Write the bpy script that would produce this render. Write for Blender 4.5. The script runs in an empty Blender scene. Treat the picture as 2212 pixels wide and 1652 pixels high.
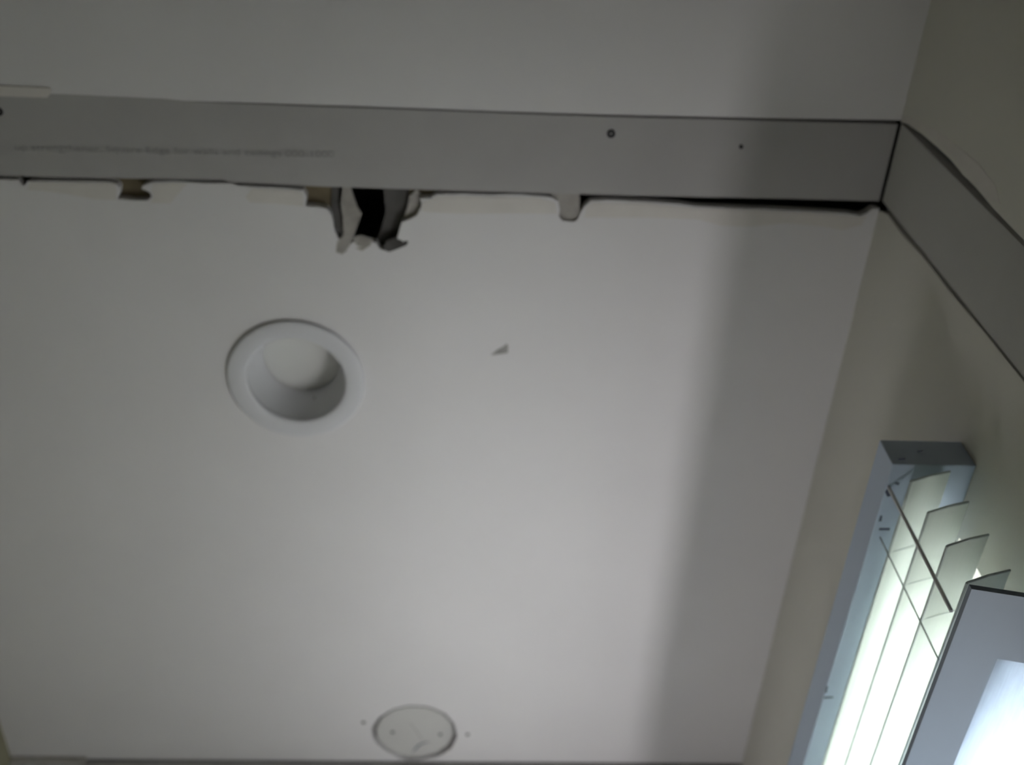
import bpy, bmesh, math, random
from mathutils import Vector, Matrix
random.seed(4)
S = bpy.context.scene
COL = S.collection

# ------------------------------------------------------------------ camera
# room axes: X towards the window wall, Y away from the viewer, Z up; floor z=0, ceiling z=2.45
CAM = Vector((0, 0, 1.2))
CEIL = 2.45
F = 2286.79
R0 = Vector((0.99877693, -0.04286493, -0.02464239))   # image right
R1 = Vector((0.02271836, 0.84052943, -0.54128934))    # image down
R2 = Vector((0.04391498, 0.54006747, 0.84047523))     # viewing direction
cam = bpy.data.cameras.new('camera')
co = bpy.data.objects.new('camera', cam); COL.objects.link(co)
m = Matrix((R0, -R1, -R2)).transposed().to_4x4(); m.translation = CAM
co.matrix_world = m
cam.sensor_width = 36; cam.lens = F / 2212 * 36; cam.clip_start = 0.02
cam.dof.use_dof = True; cam.dof.focus_distance = 0.85; cam.dof.aperture_fstop = 4.2
S.camera = co

# ------------------------------------------------------------------ light
w = bpy.data.worlds.new('world'); S.world = w; w.use_nodes = True
bg = w.node_tree.nodes['Background']
bg.inputs['Color'].default_value = (0.98, 0.99, 0.97, 1); bg.inputs['Strength'].default_value = 18.0

# bright overcast sky above the horizon, dim ground below it
wt = w.node_tree
wc = wt.nodes.new('ShaderNodeTexCoord'); wx = wt.nodes.new('ShaderNodeSeparateXYZ'); wr = wt.nodes.new('ShaderNodeMapRange')
wr.inputs['From Min'].default_value = -0.05; wr.inputs['From Max'].default_value = 0.15
wr.inputs['To Min'].default_value = 0.25; wr.inputs['To Max'].default_value = 48.0
wt.links.new(wc.outputs['Generated'], wx.inputs[0]); wt.links.new(wx.outputs['Z'], wr.inputs['Value']); wt.links.new(wr.outputs[0], bg.inputs['Strength'])

def area(name, loc, target, sx, sy, power, color, spread=180):
    l = bpy.data.lights.new(name, 'AREA'); l.shape = 'RECTANGLE'; l.size = sx; l.size_y = sy
    l.energy = power; l.color = color; l.spread = math.radians(spread)
    o = bpy.data.objects.new(name, l); COL.objects.link(o)
    o.location = loc
    z = (Vector(loc) - Vector(target)).normalized()
    y = Vector((0, 1, 0)); x = y.cross(z).normalized(); y = z.cross(x)
    mm = Matrix((x, y, z)).transposed().to_4x4(); mm.translation = Vector(loc)
    o.matrix_world = mm
    return o
# daylight thrown up through the lower part of the window by the bright sill and ground outside
area('daylight_from_sill', (0.565, 1.16, 1.12), (0.15, 1.16, 2.45), 0.08, 0.60, 1.4, (1.0, 0.965, 1.0), 95)
area('daylight_from_ground', (0.80, 1.16, 1.15), (0.0, 1.16, 2.45), 0.30, 0.7, 4.6, (1.0, 0.97, 1.0), 100)
# unseen fill spot, added low in the room to lift the shaded side
sp = bpy.data.lights.new('shade_fill_spot', 'SPOT'); sp.energy = 17; sp.color = (1.0, 0.98, 1.0)
sp.spot_size = math.radians(78); sp.spot_blend = 1.0; sp.shadow_soft_size = 0.12
so = bpy.data.objects.new('shade_fill_spot', sp); COL.objects.link(so)
so.location = (-0.20, 1.45, 0.8)
so.rotation_euler = (Vector((0.525, 1.30, 2.15)) - Vector(so.location)).to_track_quat('-Z', 'Y').to_euler()
S.view_settings.view_transform = 'Standard'; S.view_settings.look = 'None'
S.view_settings.gamma = 1; S.view_settings.use_curve_mapping = False
S.view_settings.exposure = 0.0

# ------------------------------------------------------------------ helpers
def at(u, v, z=CEIL):
    """point on the level plane z seen at photo position (u, v)"""
    d = R0 * ((u - 1106) / F) + R1 * ((v - 826) / F) + R2
    return CAM + d * ((z - CAM.z) / d.z)
def atx(u, v, x):
    """point on the wall plane x seen at photo position (u, v)"""
    d = R0 * ((u - 1106) / F) + R1 * ((v - 826) / F) + R2
    return CAM + d * ((x - CAM.x) / d.x)

def mat(name, col, rough=0.9, var=0.04, scale=6.0, bump=0.02, spec=0.2, fine=90.0):
    mt = bpy.data.materials.new(name); mt.use_nodes = True
    nt = mt.node_tree; b = nt.nodes['Principled BSDF']
    tc = nt.nodes.new('ShaderNodeTexCoord')
    nz = nt.nodes.new('ShaderNodeTexNoise'); nz.inputs['Scale'].default_value = scale; nz.inputs['Detail'].default_value = 5
    nt.links.new(tc.outputs['Object'], nz.inputs['Vector'])
    rp = nt.nodes.new('ShaderNodeValToRGB')
    rp.color_ramp.elements[0].position = 0.3; rp.color_ramp.elements[1].position = 0.7
    rp.color_ramp.elements[0].color = (*[max(0, c * (1 - var)) for c in col], 1)
    rp.color_ramp.elements[1].color = (*[min(1, c * (1 + var)) for c in col], 1)
    nt.links.new(nz.outputs['Fac'], rp.inputs['Fac']); nt.links.new(rp.outputs['Color'], b.inputs['Base Color'])
    b.inputs['Roughness'].default_value = rough; b.inputs['Specular IOR Level'].default_value = spec
    if bump:
        n2 = nt.nodes.new('ShaderNodeTexNoise'); n2.inputs['Scale'].default_value = fine; n2.inputs['Detail'].default_value = 3
        nt.links.new(tc.outputs['Object'], n2.inputs['Vector'])
        bp = nt.nodes.new('ShaderNodeBump'); bp.inputs['Strength'].default_value = bump; bp.inputs['Distance'].default_value = 0.01
        nt.links.new(n2.outputs['Fac'], bp.inputs['Height']); nt.links.new(bp.outputs['Normal'], b.inputs['Normal'])
    return mt

M = {
    'ceiling': mat('painted_ceiling', (0.70, 0.685, 0.692), 0.85, 0.02, 5),
    'wall': mat('painted_wall', (0.66, 0.645, 0.595), 0.85, 0.02, 4),
    'dimwall': mat('unpainted_tan_wall', (0.26, 0.245, 0.17), 0.9, 0.03, 4),
    'floor': mat('plywood_floor', (0.07, 0.06, 0.05), 0.7, 0.15, 8),
    'drywall': mat('grey_drywall_paper', (0.405, 0.395, 0.39), 0.9, 0.03, 10, 0.01),
    'wallboard': mat('grey_wall_drywall_paper', (0.48, 0.475, 0.46), 0.9, 0.03, 10, 0.01),
    'disc': mat('aged_drywall_disc', (0.545, 0.54, 0.525), 0.9, 0.03, 14, 0.01),
    'ringgap': mat('grey_patch_backing', (0.34, 0.33, 0.325), 0.9, 0.1, 30, 0.05),
    'compound': mat('joint_compound', (0.66, 0.63, 0.60), 0.95, 0.03, 30, 0.05),
    'core': mat('gypsum_core', (0.37, 0.35, 0.325), 0.95, 0.12, 60, 0.3),
    'lumber': mat('weathered_lumber', (0.17, 0.14, 0.09), 0.9, 0.2, 30, 0.1),
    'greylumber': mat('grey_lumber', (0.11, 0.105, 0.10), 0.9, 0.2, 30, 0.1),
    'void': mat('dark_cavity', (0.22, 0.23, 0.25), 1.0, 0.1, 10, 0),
    'trim': mat('white_enamel_trim', (0.68, 0.68, 0.70), 0.45, 0.01, 5, 0, 0.5),
    'ring': mat('satin_white_ring', (0.62, 0.62, 0.645), 0.45, 0.01, 5, 0, 0.5),
    'lens': mat('frosted_lens', (0.62, 0.62, 0.60), 0.4, 0.02, 5, 0, 0.4),
    'black': mat('black_screw', (0.02, 0.02, 0.022), 0.5, 0.1, 30, 0),
    'ink': mat('faded_ink', (0.30, 0.295, 0.29), 0.9, 0.1, 40, 0),
    'mark': mat('pencil_mark', (0.33, 0.32, 0.31), 0.9, 0.2, 60, 0),
    'rail': mat('pale_blue_headrail', (0.47, 0.55, 0.68), 0.45, 0.02, 8, 0, 0.4),
    'scuff': mat('dark_scuff', (0.10, 0.11, 0.16), 0.8, 0.3, 80, 0),
    'cord': mat('grey_cord', (0.48, 0.52, 0.51), 0.8, 0.1, 80, 0),
    'frame': mat('slate_blue_frame', (0.19, 0.235, 0.30), 0.4, 0.02, 8, 0, 0.4),
    'vinyl': mat('white_window_vinyl', (0.8, 0.82, 0.83), 0.4, 0.01, 8, 0, 0.4),
}
def slat_material():
    mt = bpy.data.materials.new('translucent_white_slat'); mt.use_nodes = True
    nt = mt.node_tree; nt.nodes.clear()
    out = nt.nodes.new('ShaderNodeOutputMaterial')
    d = nt.nodes.new('ShaderNodeBsdfDiffuse'); t = nt.nodes.new('ShaderNodeBsdfTranslucent')
    nz = nt.nodes.new('ShaderNodeTexNoise'); nz.inputs['Scale'].default_value = 12
    rp = nt.nodes.new('ShaderNodeValToRGB')
    rp.color_ramp.elements[0].color = (0.78, 0.82, 0.78, 1); rp.color_ramp.elements[1].color = (0.84, 0.87, 0.83, 1)
    nt.links.new(nz.outputs['Fac'], rp.inputs['Fac'])
    for n in (d, t): nt.links.new(rp.outputs['Color'], n.inputs['Color'])
    mx = nt.nodes.new('ShaderNodeMixShader'); mx.inputs[0].default_value = 0.5
    nt.links.new(d.outputs[0], mx.inputs[1]); nt.links.new(t.outputs[0], mx.inputs[2]); nt.links.new(mx.outputs[0], out.inputs['Surface'])
    return mt
M['slat'] = slat_material()
def glass_material(name, tint, haze):
    mt = bpy.data.materials.new(name); mt.use_nodes = True
    nt = mt.node_tree; nt.nodes.clear()
    out = nt.nodes.new('ShaderNodeOutputMaterial')
    tr = nt.nodes.new('ShaderNodeBsdfTransparent'); tr.inputs['Color'].default_value = (*tint, 1)
    gl = nt.nodes.new('ShaderNodeBsdfGlossy'); gl.inputs['Roughness'].default_value = 0.05
    tl = nt.nodes.new('ShaderNodeBsdfTranslucent'); tl.inputs['Color'].default_value = (*[c * 0.98 for c in tint], 1)
    nz = nt.nodes.new('ShaderNodeTexNoise'); nz.inputs['Scale'].default_value = 20
    mr = nt.nodes.new('ShaderNodeMapRange'); mr.inputs['To Min'].default_value = haze * 0.85; mr.inputs['To Max'].default_value = haze * 1.15
    nt.links.new(nz.outputs['Fac'], mr.inputs['Value'])
    a = nt.nodes.new('ShaderNodeMixShader'); nt.links.new(mr.outputs[0], a.inputs[0])
    nt.links.new(tr.outputs[0], a.inputs[1]); nt.links.new(tl.outputs[0], a.inputs[2])
    b = nt.nodes.new('ShaderNodeMixShader'); b.inputs[0].default_value = 0.05
    nt.links.new(a.outputs[0], b.inputs[1]); nt.links.new(gl.outputs[0], b.inputs[2]); nt.links.new(b.outputs[0], out.inputs['Surface'])
    return mt
M['pane'] = glass_material('window_glass', (0.45, 0.47, 0.46), 0.05)
M['frosted'] = glass_material('frosted_glow_glass', (0.9, 0.93, 0.92), 0.85)  # frosting added so the upper pane glows and brightens the slats
M['panel'] = glass_material('hazy_panel_glass', (0.52, 0.56, 0.64), 0.7)

def obj(name, bm, m, parent=None, label=None, smooth=False):
    me = bpy.data.meshes.new(name)
    bmesh.ops.recalc_face_normals(bm, faces=bm.faces[:])
    if smooth:
        for f in bm.faces: f.smooth = True
    bm.to_mesh(me); bm.free(); me.materials.append(M[m])
    o = bpy.data.objects.new(name, me); COL.objects.link(o)
    if parent is not None:
        o.parent = parent
        if parent.type == 'EMPTY': o.matrix_parent_inverse = Matrix.Translation(parent.location).inverted()
    if label: o['label'] = label
    return o
def tag(o, label, cat, group=None):
    o['label'] = label; o['category'] = cat
    if group: o['group'] = group
    return o
def thing(name, label, cat, loc, group=None):
    o = bpy.data.objects.new(name, None); COL.objects.link(o); o.location = loc
    o.empty_display_size = 0.05
    return tag(o, label, cat, group)
def struct(o): o['kind'] = 'structure'; return o

def box(bm, a, b):
    x0, y0, z0 = a; x1, y1, z1 = b
    v = [bm.verts.new(p) for p in ((x0,y0,z0),(x1,y0,z0),(x1,y1,z0),(x0,y1,z0),(x0,y0,z1),(x1,y0,z1),(x1,y1,z1),(x0,y1,z1))]
    for q in ((0,1,2,3),(4,5,6,7),(0,1,5,4),(1,2,6,5),(2,3,7,6),(3,0,4,7)): bm.faces.new([v[i] for i in q])
    return v
def bevel(bm, off, seg=2):
    bmesh.ops.bevel(bm, geom=bm.edges[:], offset=off, segments=seg, affect='EDGES', profile=0.6)
def plate(outline, holes, thick, bm=None):
    """flat plate: 3D outline and holes, extruded along the vector thick"""
    bm = bm or bmesh.new()
    edges = []
    for loop in [outline] + holes:
        vs = [bm.verts.new(p) for p in loop]
        edges += [bm.edges.new((vs[i], vs[(i + 1) % len(vs)])) for i in range(len(vs))]
    r = bmesh.ops.triangle_fill(bm, use_beauty=True, use_dissolve=False, edges=edges)
    fs = [g for g in r['geom'] if isinstance(g, bmesh.types.BMFace)]
    e = bmesh.ops.extrude_face_region(bm, geom=fs)
    # keep the original faces as one side, move the copy
    bmesh.ops.translate(bm, vec=Vector(thick), verts=[g for g in e['geom'] if isinstance(g, bmesh.types.BMVert)])
    return bm
def lathe(bm, cx, cy, prof, n=96):
    rings = []
    for r, z in prof:
        rings.append([bm.verts.new((cx + r * math.cos(2*math.pi*k/n), cy + r * math.sin(2*math.pi*k/n), z)) for k in range(n)])
    for a, b in zip(rings, rings[1:]):
        for k in range(n): bm.faces.new((a[k], a[(k+1) % n], b[(k+1) % n], b[k]))
    return rings
def circle(cx, cy, r, z, n=96, jit=None):
    return [Vector((cx + (r + (jit(k / n) if jit else 0)) * math.cos(2*math.pi*k/n), cy + (r + (jit(k / n) if jit else 0)) * math.sin(2*math.pi*k/n), z)) for k in range(n)]
def tube(bm, pts, r, n=8):
    rings = []
    for i, p in enumerate(pts):
        a = pts[max(0, i-1)]; b = pts[min(len(pts)-1, i+1)]
        t = (b - a).normalized(); u = t.orthogonal().normalized(); v = t.cross(u)
        rings.append([bm.verts.new(p + u * r * math.cos(2*math.pi*k/n) + v * r * math.sin(2*math.pi*k/n)) for k in range(n)])
    for a, b in zip(rings, rings[1:]):
        for k in range(n): bm.faces.new((a[k], a[(k+1) % n], b[(k+1) % n], b[k]))
    bm.faces.new(rings[0]); bm.faces.new(list(reversed(rings[-1])))
def screw(bm, c, nrm, r=0.0042):
    """drywall screw head: dished disc with a cross recess, sunk in the face"""
    n = Vector(nrm).normalized(); u = n.orthogonal().normalized(); v = n.cross(u); N = 20
    rings = []
    for rr, h in ((r, -0.001), (r, 0.0006), (r*0.8, 0.0010), (r*0.35, 0.0009), (r*0.3, -0.0008)):
        rings.append([bm.verts.new(c + n*h + (u*math.cos(2*math.pi*k/N) + v*math.sin(2*math.pi*k/N))*rr) for k in range(N)])
    for a, b in zip(rings, rings[1:]):
        for k in range(N): bm.faces.new((a[k], a[(k+1) % N], b[(k+1) % N], b[k]))
    bm.faces.new(rings[-1])

# ------------------------------------------------------------------ the shell
XL, XR, YB, YF = -0.796, 0.525, -1.3, 1.631
S0, S1 = 0.4125, 0.5165            # the strip where the old partition stood
LIGHT = (-0.2355, 0.806)           # recessed light centre
PATCH = (at(895.5, 1582).x, at(895.5, 1582).y)

bm = bmesh.new(); box(bm, (XL-0.1, YB-0.1, -0.05), (XR+0.1, YF+0.1, 0)); struct(obj('floor', bm, 'floor'))
bm = bmesh.new(); box(bm, (XL-0.1, YB, 0), (XL, YF+0.1, CEIL+0.016)); struct(obj('wall_left', bm, 'dimwall'))
bm = bmesh.new(); box(bm, (XL-0.1, YB-0.1, 0), (XR+0.1, YB, CEIL+0.016)); struct(obj('wall_back', bm, 'dimwall'))
bm = bmesh.new(); box(bm, (XL-0.1, YF, 0), (XR+0.1, YF+0.1, CEIL-0.004)); struct(obj('wall_front', bm, 'ceiling'))

# ceiling board beyond the strip, its broken edge drawn along the old partition line
rag = [(-90,384),(0,388),(38,389),(46,398),(53,402),(60,391),(110,391),(180,392),(240,393),(252,398),(258,405),(257,418),(254,430),(290,433),(318,433),(327,426),(325,417),(314,411),
       (306,408),(308,402),(320,397),(330,393),(370,391),(440,396),(500,396),(512,401),(560,404),(620,407),(655,411),(662,424),(660,446),(686,447),(706,451),(714,462),
       (719,480),(722,498),(729,512),(733,522),(727,536),(731,545),(744,540),(756,528),(764,522),(772,531),(786,535),(800,522),(812,524),(820,537),(836,543),(852,540),(863,534),(874,528),
       (868,519),(858,516),(862,500),(868,480),(884,474),(900,466),(909,450),(911,437),(907,429),(930,428),(944,420),(1000,419),(1060,421),(1120,420),(1160,423),(1190,426),(1206,434),(1209,452),(1207,468),(1216,477),(1240,479),
       (1248,474),(1256,456),(1263,445),(1276,434),(1310,432),(1400,436),(1470,441),(1500,446),(1570,449),(1640,451),(1700,454),(1760,457),(1830,461),(1858,466),(1872,460),(1886,450),(1894,450)]
edge = [at(u, v) for u, v in rag]
edge[0].x = XL; edge[-1].x = XR
out = edge + [Vector((XR, YF-0.004, CEIL)), Vector((XL, YF-0.004, CEIL))]
hole_jit = lambda t: 0.0006*math.sin(14*t*6.283) + 0.0005*math.sin(33*t*6.283+1)
def patch_gap(t):   # widening of the gap round the patch; t=0 is +X, 0.25 is +Y (down in the photo)
    a = t * 2 * math.pi
    g = 0.0022 + 0.0060*max(0, math.cos(a-0.62))**3 + 0.0055*max(0, math.cos(a-3.05))**6 + 0.0022*max(0, math.cos(a+0.75))**6 + 0.0070*max(0, math.cos(a-1.78))**30
    return g + hole_jit(t)
PR = 0.0690
bm = plate(out, [circle(*LIGHT, 0.080, CEIL), circle(*PATCH, PR, CEIL, 120, patch_gap)], (0, 0, 0.0127))
ceiling = struct(obj('ceiling', bm, 'ceiling'))
# ceiling board on the viewer's side of the strip
rear = [Vector((XL, YB, CEIL)), Vector((XR, YB, CEIL)), Vector((XR, S0-0.0032, CEIL)), at(1700, 256), at(1300, 247), at(1100, 241), at(800, 230), at(560, 222.5), at(400, 218), at(350, 213), at(112, 202.5), Vector((XL, S0-0.001, CEIL))]
rear[-1].y = at(0, 198).y
bm = plate(rear, [], (0, 0, 0.0127)); c2 = struct(obj('ceiling', bm, 'ceiling'))

# dark joist space above the boards
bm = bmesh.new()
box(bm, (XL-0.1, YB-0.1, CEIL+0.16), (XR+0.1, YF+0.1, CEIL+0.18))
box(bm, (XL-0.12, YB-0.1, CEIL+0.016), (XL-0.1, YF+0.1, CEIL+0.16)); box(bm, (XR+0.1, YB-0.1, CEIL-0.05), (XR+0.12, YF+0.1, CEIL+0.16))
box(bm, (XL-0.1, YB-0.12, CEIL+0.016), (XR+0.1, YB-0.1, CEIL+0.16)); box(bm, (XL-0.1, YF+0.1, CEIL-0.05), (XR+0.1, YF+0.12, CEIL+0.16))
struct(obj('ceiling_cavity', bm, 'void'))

# window wall: opening behind the blind, vertical strip gap, boards either side
WY0, WY1, WZ0, WZ1 = 0.722, 1.52, 1.00, 2.04
def P(y, z): return Vector((XR, y, z))
wout = [P(S1+0.002, 0), P(YF, 0), P(YF, CEIL), P(S1+0.014, CEIL), P(S1+0.010, CEIL-0.006), P(S1+0.004, CEIL-0.03), P(S1+0.006, 2.36), P(S1+0.002, 2.30), P(S1+0.003, 2.2), P(S1+0.0008, 2.12), P(S1+0.0004, 2.0)]
hole = [P(WY0, WZ0), P(WY1, WZ0), P(WY1, WZ1), P(WY0, WZ1)]
bm = plate(wout, [hole], (0.10, 0, 0)); wall_r = struct(obj('wall_right', bm, 'wall'))
up = [(1938,259),(1960,268),(1992,290),(2022,316),(2054,345),(2080,378),(2108,405),(2150,455)]
ue = [atx(u, v, XR) for u, v in up]
wout = [P(YB, 0), P(YB, CEIL)] + [Vector((XR, min(p.y, 0.412), min(p.z, CEIL))) for p in ue] + [P(S0-0.001, 1.8), P(S0-0.001, 0)]
bm = plate(wout, [], (0.10, 0, 0)); struct(obj('wall_right', bm, 'wall'))

# corner bead and joint along the far wall
bm = bmesh.new(); box(bm, (at(27,1640).x, YF-0.012, CEIL-0.006), (at(190,1640).x, YF, CEIL-0.0005)); bevel(bm, 0.001, 1)
struct(obj('trim_1', bm, 'core'))
bm = bmesh.new(); box(bm, (at(192,1640).x, YF-0.0035, CEIL-0.03), (XR-0.002, YF, CEIL-0.004))
struct(obj('trim_2', bm, 'drywall'))

# ------------------------------------------------------------------ drywall strips closing the old partition line
strip = thing('drywall_strip', 'grey unpainted drywall strip with faint printing, filling the gap across the ceiling', 'drywall strip', (-0.1, 0.46, CEIL))
lo = [(1894,434),(1700,429),(1400,423),(1100,415),(860,408),(700,403),(500,393),(480,388),(250,385),(120,383),(0,379)]
hi = [(110,203),(350,214),(400,219),(560,226),(800,234),(1100,245),(1300,252),(1700,262),(1936,269)]
lo3 = [at(u, v, CEIL+0.001) for u, v in lo]; hi3 = [at(u, v, CEIL+0.001) for u, v in hi]
l_end = [Vector((XL, at(0,379).y, CEIL+0.001)), Vector((XL, at(0,204).y, CEIL+0.001))]
hi3[-1].x = XR - 0.0025; lo3[0].x = XR - 0.0025
bm = plate(lo3 + l_end + hi3, [], (0, 0, 0.0127)); obj('board', bm, 'drywall', strip)
for u, v, r in ((1320,289,0.0052), (1601,317,0.0026), (-3,241,0.0052)):
    bm = bmesh.new(); screw(bm, at(u, v, CEIL+0.0005), (0,0,-1), r); obj('screw', bm, 'black', strip)
def text(name, body, loc, size, m, parent, rot):
    cu = bpy.data.curves.new(name, 'FONT'); cu.body = body; cu.size = size; cu.extrude = 0.0001
    o = bpy.data.objects.new(name, cu); COL.objects.link(o)
    bpy.context.view_layer.update()
    me = bpy.data.meshes.new_from_object(o); bpy.data.objects.remove(o)
    me.materials.append(M[m])
    q = bpy.data.objects.new(name, me); COL.objects.link(q); q.parent = parent
    q.matrix_parent_inverse = Matrix.Translation(parent.location).inverted()
    q.matrix_world = Matrix.Translation(loc) @ rot
    q.location = loc; q.rotation_euler = rot.to_euler()
    return q
p0 = at(32, 324, CEIL+0.0004); p1 = at(722, 340, CEIL+0.0004)
ang = math.atan2(p1.y-p0.y, p1.x-p0.x)
t = text('printed_lettering', 'up strengthener. Square Edge for walls and ceilings 000-1000', p0, 0.0115, 'ink', strip, Matrix.Rotation(ang, 4, 'Z') @ Matrix.Rotation(math.pi, 4, 'X'))
wid = max(v.co.x for v in t.data.vertices)
sc = (p1-p0).length / wid
t.scale = (sc, 1.0, 1.0)
t['label'] = 'faded grey printed lettering'

wstrip = thing('drywall_strip', 'grey drywall strip running down the window wall from the ceiling corner', 'drywall strip', (XR, 0.46, 2.0))
bm = plate([Vector((XR+0.001, S0+0.0008, 0)), Vector((XR+0.001, S1-0.002, 0)), Vector((XR+0.001, S1-0.002, CEIL-0.001)), Vector((XR+0.001, S0+0.0008, CEIL-0.001))], [], (0.0127, 0, 0))
obj('board', bm, 'wallboard', wstrip)

bm = bmesh.new(); box(bm, (XR+0.0140, 0.33, 0), (XR+0.099, 0.60, CEIL+0.01)); struct(obj('leak_blocker', bm, 'void'))  # unseen box added behind the strip joints to stop outside light leaking in

# ------------------------------------------------------------------ framing seen through the broken edge
def lump(name, label, pts, z0, z1, m, cat='lumber', group=None):
    bm = plate([at(u, v, z0) for u, v in pts], [], (0, 0, z1-z0)); return tag(obj(name, bm, m), label, cat, group)
lump('wood_block', 'small brown wood block showing in the left notch of the ceiling edge', [(225,372),(345,368),(350,440),(225,438)], CEIL+0.0135, CEIL+0.04, 'lumber')
lump('wood_block', 'brown wood block end showing just left of the ragged hole', [(640,396),(716,398),(722,462),(640,455)], CEIL+0.0135, CEIL+0.04, 'lumber')
lump('wood_block', 'tan wood block at the right rim of the ragged hole', [(884,400),(960,404),(958,430),(925,470),(880,490)], CEIL+0.0135, CEIL+0.035, 'lumber')
lump('wood_block', 'grey block filling the narrow notch right of the ragged hole', [(1190,408),(1252,408),(1252,490),(1192,488)], CEIL+0.004, CEIL+0.04, 'core')
# joist side on the right of the hole
lump('ceiling_joist', 'grey joist showing inside the right half of the ragged hole', [(828,400),(890,400),(888,470),(860,520),(820,545),(800,545),(822,500),(834,460)], CEIL+0.016, CEIL+0.12, 'greylumber', 'joist')
# broken gypsum flaps hanging at the hole
def flap(pts, dz, m='core', name='torn_drywall_piece', label='', par=None):
    bm = bmesh.new(); n = len(pts)
    lo_ = [bm.verts.new(at(u, v, CEIL + d)) for (u, v), d in zip(pts, dz)]
    hi_ = [bm.verts.new(p.co + Vector((0, 0, 0.003))) for p in lo_]
    bm.faces.new(lo_); bm.faces.new(list(reversed(hi_)))
    for i in range(n): bm.faces.new((lo_[i], lo_[(i+1) % n], hi_[(i+1) % n], hi_[i]))
    bmesh.ops.triangulate(bm, faces=bm.faces[:])
    return obj(name, bm, m, par, label)
g = 'torn drywall round the ragged hole'
for pts, dz, lab, mt in (
    ([(741,402),(756,402),(772,448),(781,462),(766,505),(752,540),(738,550),(730,540),(742,505),(740,470),(736,440)], [.004,.004,.003,.002,.001,0,-.001,0,.001,.003,.004], 'long pale sliver of torn drywall on the left side of the ragged hole', 'core'),
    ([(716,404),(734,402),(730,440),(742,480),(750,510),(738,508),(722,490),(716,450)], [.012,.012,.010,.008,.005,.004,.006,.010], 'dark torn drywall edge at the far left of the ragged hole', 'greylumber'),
    ([(728,520),(746,505),(764,500),(756,530),(740,549),(726,545)], [.0,.002,.003,.0,-.002,-.001], 'pointed drywall shred at the bottom left tip of the ragged hole', 'core'),
    ([(764,512),(782,508),(792,520),(806,516),(800,530),(782,542),(766,536)], [0,.003,.003,.001,-.001,-.001,0], 'small curled drywall shred at the bottom middle of the ragged hole', 'core'),
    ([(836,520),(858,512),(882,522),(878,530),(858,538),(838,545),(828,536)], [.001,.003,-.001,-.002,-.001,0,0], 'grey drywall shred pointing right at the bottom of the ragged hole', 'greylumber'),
    ([(884,424),(900,410),(912,420),(911,446),(898,464),(880,476),(872,470),(880,448)], [.008]*8, 'tan broken gypsum lip on the right side of the ragged hole', 'core')):
    o = flap(pts, dz, mt, 'torn_drywall_piece', None)
    tag(o, lab, 'torn drywall', g)

# ------------------------------------------------------------------ joint compound smears left on the ceiling and wall
def smear(name, label, pts, m='compound', x=None, off=0.0006):
    if x is None: P3 = [at(u, v, CEIL - off) for u, v in pts]; th = (0, 0, off*0.9)
    else: P3 = [atx(u, v, x - off) for u, v in pts]; th = (off*0.9, 0, 0)
    return tag(obj(name, plate(P3, [], th), m), label, 'joint compound')
smear('joint_compound', 'beige compound band under the ceiling strip, right of the ragged hole', [(914,436),(932,431),(948,424),(1060,425),(1160,427),(1200,438),(1204,462),(1100,461),(1000,462),(920,458),(911,455)])
smear('joint_compound', 'beige compound band along the right end of the broken ceiling edge', [(1266,447),(1282,438),(1400,440),(1500,450),(1600,453),(1760,461),(1855,469),(1872,466),(1862,486),(1820,497),(1780,490),(1700,482),(1620,490),(1560,488),(1510,474),(1400,470),(1262,470)])
smear('joint_compound', 'beige compound patch between the left notch and the left corner', [(66,394),(150,395),(248,396),(252,410),(250,432),(200,430),(150,420),(90,412),(60,410)])
smear('joint_compound', 'thin compound patch right of the left notch', [(330,397),(372,394),(404,398),(384,420),(368,440),(326,438),(332,424),(326,412)])
smear('joint_compound', 'faint compound smudge left of the ragged hole', [(545,408),(640,412),(655,416),(656,446),(600,440),(540,438),(530,425)])
smear('joint_compound', 'pale torn compound lip above the left end of the ceiling strip', [(-60,184),(20,186),(108,190),(112,198),(102,211),(60,210),(-60,206)], off=0.0014)
smear('joint_compound', 'thin feathered compound along the wall strip upper joint', [(1945,246),(1990,262),(2050,300),(2110,350),(2150,400),(2160,440),(2130,428),(2104,392),(2076,358),(2040,322),(1996,284),(1950,262)], x=XR, off=0.0002)

# ------------------------------------------------------------------ recessed light
cx, cy = LIGHT
can = thing('recessed_light', 'white round recessed ceiling light, unlit, with wide trim ring', 'ceiling light', (cx, cy, CEIL))
bm = bmesh.new()
lathe(bm, cx, cy, [(0.0945, CEIL-0.0002),(0.0955, CEIL-0.003),(0.0945, CEIL-0.0048),(0.091, CEIL-0.0056),(0.080, CEIL-0.0052),(0.071, CEIL-0.0048),(0.0685, CEIL-0.0038),(0.0675, CEIL-0.0005),(0.0675, CEIL+0.004),(0.079, CEIL+0.006),(0.079, CEIL-0.0002),(0.0945, CEIL-0.0002)], 128)
obj('trim_ring', bm, 'ring', can, smooth=True)
bm = bmesh.new()
lathe(bm, cx, cy, [(0.0675, CEIL+0.003),(0.0655, CEIL+0.015),(0.0615, CEIL+0.034),(0.056, CEIL+0.054),(0.0545, CEIL+0.062),(0.0565, CEIL+0.062),(0.063, CEIL+0.036),(0.069, CEIL+0.004),(0.0675, CEIL+0.003)], 128)
obj('baffle', bm, 'trim', can, smooth=True)
bm = bmesh.new()
r = lathe(bm, cx, cy, [(0.056, CEIL+0.058),(0.0545, CEIL+0.0572),(0.050, CEIL+0.0560),(0.040, CEIL+0.0552),(0.025, CEIL+0.0548),(0.010, CEIL+0.0546)], 96)
bm.faces.new(r[-1]); obj('lens', bm, 'lens', can, 'frosted disc lens', smooth=True)
bm = bmesh.new(); r = lathe(bm, cx, cy, [(0.0785, CEIL+0.0127),(0.0785, CEIL+0.075)], 64); bm.faces.new(r[-1]); obj('housing', bm, 'void', can)
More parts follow.
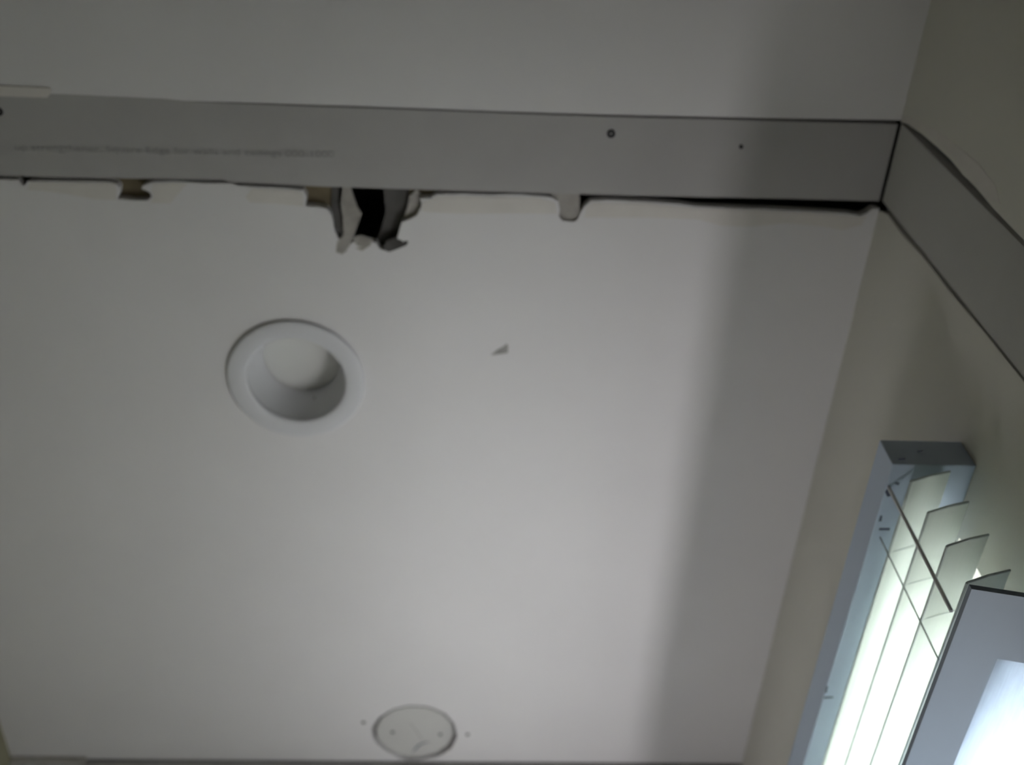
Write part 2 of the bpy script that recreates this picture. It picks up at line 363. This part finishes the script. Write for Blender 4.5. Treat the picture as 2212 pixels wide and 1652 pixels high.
for u, v, w_, h_ in ((574,769,0.0022,0.011),(673,853,0.003,0.003)):
    a = at(u, v, CEIL+0.03); d = Vector((a.x-cx, a.y-cy, 0)).normalized()
    rad = 0.0588
    c = Vector((cx, cy, CEIL+0.036)) + d*rad
    bm = bmesh.new(); s = d.cross(Vector((0,0,1)))
    vs = [bm.verts.new(c + s*sx*w_ + Vector((0,0,1))*sz*h_/2 - d*(0.0006+0.0018*(sz+1)/2) ) for sx in (-.5,.5) for sz in (-1,1)]
    bm.faces.new((vs[0],vs[1],vs[3],vs[2])); bmesh.ops.solidify(bm, geom=bm.faces[:], thickness=0.0008)
    obj('spring_clip', bm, 'mark', can, 'small dark clip slot')

# ------------------------------------------------------------------ round patch
px, py = PATCH
pt = thing('round_patch', 'round drywall disc patched into the ceiling, with two screws and a crack', 'ceiling patch', (px, py, CEIL))
bm = plate(circle(px, py, PR-0.0020, CEIL+0.0012, 120, hole_jit), [], (0,0,0.0127)); obj('disc', bm, 'disc', pt)
for u, v in ((848,1581),(951,1586)):
    bm = bmesh.new(); screw(bm, at(u, v, CEIL+0.0012), (0,0,-1), 0.0032); obj('screw', bm, 'black', pt)
def stroke(pts, widths, z, m, name, par, x=None):
    q = [at(u, v, z) if x is None else atx(u, v, x) for u, v in pts]
    nrm = Vector((0,0,1)) if x is None else Vector((1,0,0))
    L, R_ = [], []
    for i, p in enumerate(q):
        t_ = (q[min(i+1, len(q)-1)] - q[max(i-1, 0)]).normalized(); s_ = t_.cross(nrm)*widths[i]/2
        L.append(p + s_); R_.append(p - s_)
    return obj(name, plate(L + R_[::-1], [], nrm*0.0004), m, par)
stroke([(891,1625),(897,1618),(904,1610),(914,1605),(927,1602)], [.001,.0028,.0034,.0028,.001], CEIL+0.0007, 'scuff', 'crack', pt)
stroke([(884,1560),(896,1574),(905,1588),(914,1601)], [.0006,.0010,.0010,.0006], CEIL+0.0007, 'mark', 'crack', pt)
# paper backing above the gap
bm = plate(circle(px, py, PR-0.0022, CEIL+0.0060, 64), [], (0,0,0.0085)); bm2 = plate(circle(px, py, 0.090, CEIL+0.0140, 64), [], (0,0,0.006), bm); obj('backing', bm, 'ringgap', pt)
for (u, v), lab in (((785,1560), 'small dark screw head left of the round ceiling patch'), ((1010,1586), 'small dark screw head right of the round ceiling patch')):
    bm = bmesh.new(); screw(bm, at(u, v, CEIL), (0,0,-1), 0.0034); tag(obj('drywall_screw', bm, 'black'), lab, 'screw', 'screws beside the round patch')

# gouge right of the light
bm = plate([at(u, v, CEIL-0.0004) for u, v in ((1060,767),(1074,755),(1086,749),(1095,742),(1098,748),(1097,762),(1086,764),(1072,766))], [], (0,0,0.0003))
tag(obj('scuff_mark', bm, 'mark'), 'small grey triangular scuff on the ceiling right of the recessed light', 'scuff')

# ------------------------------------------------------------------ window behind the blind
win = bmesh.new()
fw = 0.035
for a, b in (((XR+0.055, WY0, WZ0), (XR+0.095, WY1, WZ0+fw)), ((XR+0.055, WY0, WZ1-fw), (XR+0.095, WY1, WZ1)),
             ((XR+0.055, WY0, WZ0+fw), (XR+0.095, WY0+fw, WZ1-fw)), ((XR+0.055, WY1-fw, WZ0+fw), (XR+0.095, WY1, WZ1-fw))):
    box(win, a, b)
wn = struct(obj('window_1', win, 'vinyl'))
bm = bmesh.new(); box(bm, (XR+0.072, WY0+fw, WZ0+fw), (XR+0.076, WY1-fw, 1.83)); obj('pane', bm, 'pane', wn)
bm = bmesh.new(); box(bm, (XR+0.072, WY0+fw, 1.85), (XR+0.076, WY1-fw, WZ1-fw)); obj('pane', bm, 'frosted', wn, 'frosted upper pane, added to glow behind the slats')
bm = bmesh.new(); box(bm, (XR+0.058, WY0+fw, 1.83), (XR+0.092, WY1-fw, 1.85)); obj('meeting_rail', bm, 'vinyl', wn)

# ------------------------------------------------------------------ blind
BY0, BY1 = 0.637, 1.60
HZ0, HZ1, HX = 2.054, 2.096, 0.4375
blind = thing('window_blind', 'white slatted blind under a pale blue headrail along the window wall', 'blind', (XR, (BY0+BY1)/2, HZ1))
bm = bmesh.new(); box(bm, (HX, BY0, HZ0), (XR, BY1, HZ1)); bevel(bm, 0.0015, 2); obj('headrail', bm, 'rail', blind, 'pale blue headrail')
slat_z = [0.782+1.2+0.0485*k for k in (1, 0, -1, -2)]
for zc in slat_z:
    bm = bmesh.new(); N = 8; top = []; bot = []
    for i in range(N+1):
        s_ = i/N
        x = 0.450 + 0.046*s_; z = zc + 0.017*s_ + 0.0012*math.sin(math.pi*s_)
        for lst, dz in ((top, 0.0011), (bot, -0.0011)):
            lst.append([bm.verts.new((x, BY0+0.004, z+dz)), bm.verts.new((x, BY1-0.004, z+dz))])
    for lst in (top, bot):
        for a, b in zip(lst, lst[1:]): bm.faces.new((a[0], a[1], b[1], b[0]))
    for k in (0, 1):
        for i in range(N): bm.faces.new((top[i][k], top[i+1][k], bot[i+1][k], bot[i][k]))
    for i in (0, N): bm.faces.new((top[i][0], top[i][1], bot[i][1], bot[i][0]))
    sl = obj('slat', bm, 'slat', blind)
    bm = bmesh.new(); tube(bm, [Vector((0.4497, BY0+0.004, zc)), Vector((0.4497, BY1-0.004, zc))], 0.0013, 8)
    tube(bm, [Vector((0.4497, BY0+0.0037, zc)), Vector((0.473, BY0+0.0037, zc+0.0097)), Vector((0.496, BY0+0.0037, zc+0.017))], 0.0012, 8)
    obj('slat_edge', bm, 'cord', sl, 'grey slat edge')
for yy in (0.735, 1.13, 1.48):
    bm = bmesh.new()
    for x, dz in ((0.4475, 0), (0.4985, 0.018)):
        tube(bm, [Vector((x, yy, 2.054)), Vector((x, yy, 1.880+dz))], 0.0008, 6)
    for zc in slat_z: tube(bm, [Vector((0.4475, yy, zc-0.0015)), Vector((0.4985, yy, zc+0.0165))], 0.0004, 6)
    obj('ladder_cord', bm, 'cord', blind)
bm = bmesh.new(); tube(bm, [Vector((0.4405, 0.667, 2.054)), Vector((0.4410, 0.668, 1.99)), Vector((0.4405, 0.669, 1.878))], 0.0019, 10); obj('tilt_wand', bm, 'trim', blind, 'grey tilt wand')
# dark marks on the underside and lip of the headrail
def on_rail(pts, wd):
    q = []
    for u, v in pts:
        p = at(u, v, HZ0-0.0004); p.x = max(p.x, HX+0.0005); q.append(p)
    L, R_ = [], []
    for i, p in enumerate(q):
        t_ = (q[min(i+1, len(q)-1)] - q[max(i-1, 0)]).normalized(); s_ = t_.cross(Vector((0,0,1)))*wd[i]/2
        L.append(p+s_); R_.append(p-s_)
    obj('scuff_mark', plate(L+R_[::-1], [], (0,0,0.0003)), 'scuff', blind)
on_rail([(1922,1052),(1918,1062),(1921,1072)], [.003,.006,.004])
on_rail([(1934,1044),(1942,1046)], [.002,.003])
on_rail([(1904,1114),(1901,1126)], [.002,.003])
on_rail([(1899,1143),(1922,1143)], [.003,.003])
on_rail([(1936,1142),(1948,1143)], [.003,.002])
on_rail([(1940,992),(1956,991)], [.002,.002])
on_rail([(1982,975),(1994,974)], [.002,.002])
on_rail([(1786,1482),(1784,1496)], [.002,.002])
on_rail([(1780,1507),(1800,1506)], [.003,.002])

# ------------------------------------------------------------------ framed glass panel jutting from the window wall below the blind
panel = thing('framed_glass_panel', 'pale blue framed glass panel jutting from the window wall below the blind', 'glass panel', (XR, 1.0, 1.83))
def zp(x): return 1.855 - 0.214*(x-0.436)
def slab(bm, x0, x1, y0, y1, t=0.016):
    v = [bm.verts.new(p) for p in ((x0,y0,zp(x0)),(x1,y0,zp(x1)),(x1,y1,zp(x1)),(x0,y1,zp(x0)),(x0,y0,zp(x0)+t),(x1,y0,zp(x1)+t),(x1,y1,zp(x1)+t),(x0,y1,zp(x0)+t))]
    for q in ((0,1,2,3),(4,5,6,7),(0,1,5,4),(1,2,6,5),(2,3,7,6),(3,0,4,7)): bm.faces.new([v[i] for i in q])
bm = plate([Vector((x, y, zp(x))) for x, y in ((0.436,0.62),(XR,0.62),(XR,0.695),(0.477,0.695),(0.477,1.50),(0.436,1.50))], [], (0, 0, 0.006)); obj('frame', bm, 'frame', panel)
bm = bmesh.new(); slab(bm, 0.477, XR, 0.695, 1.50, 0.004); obj('pane', bm, 'panel', panel)
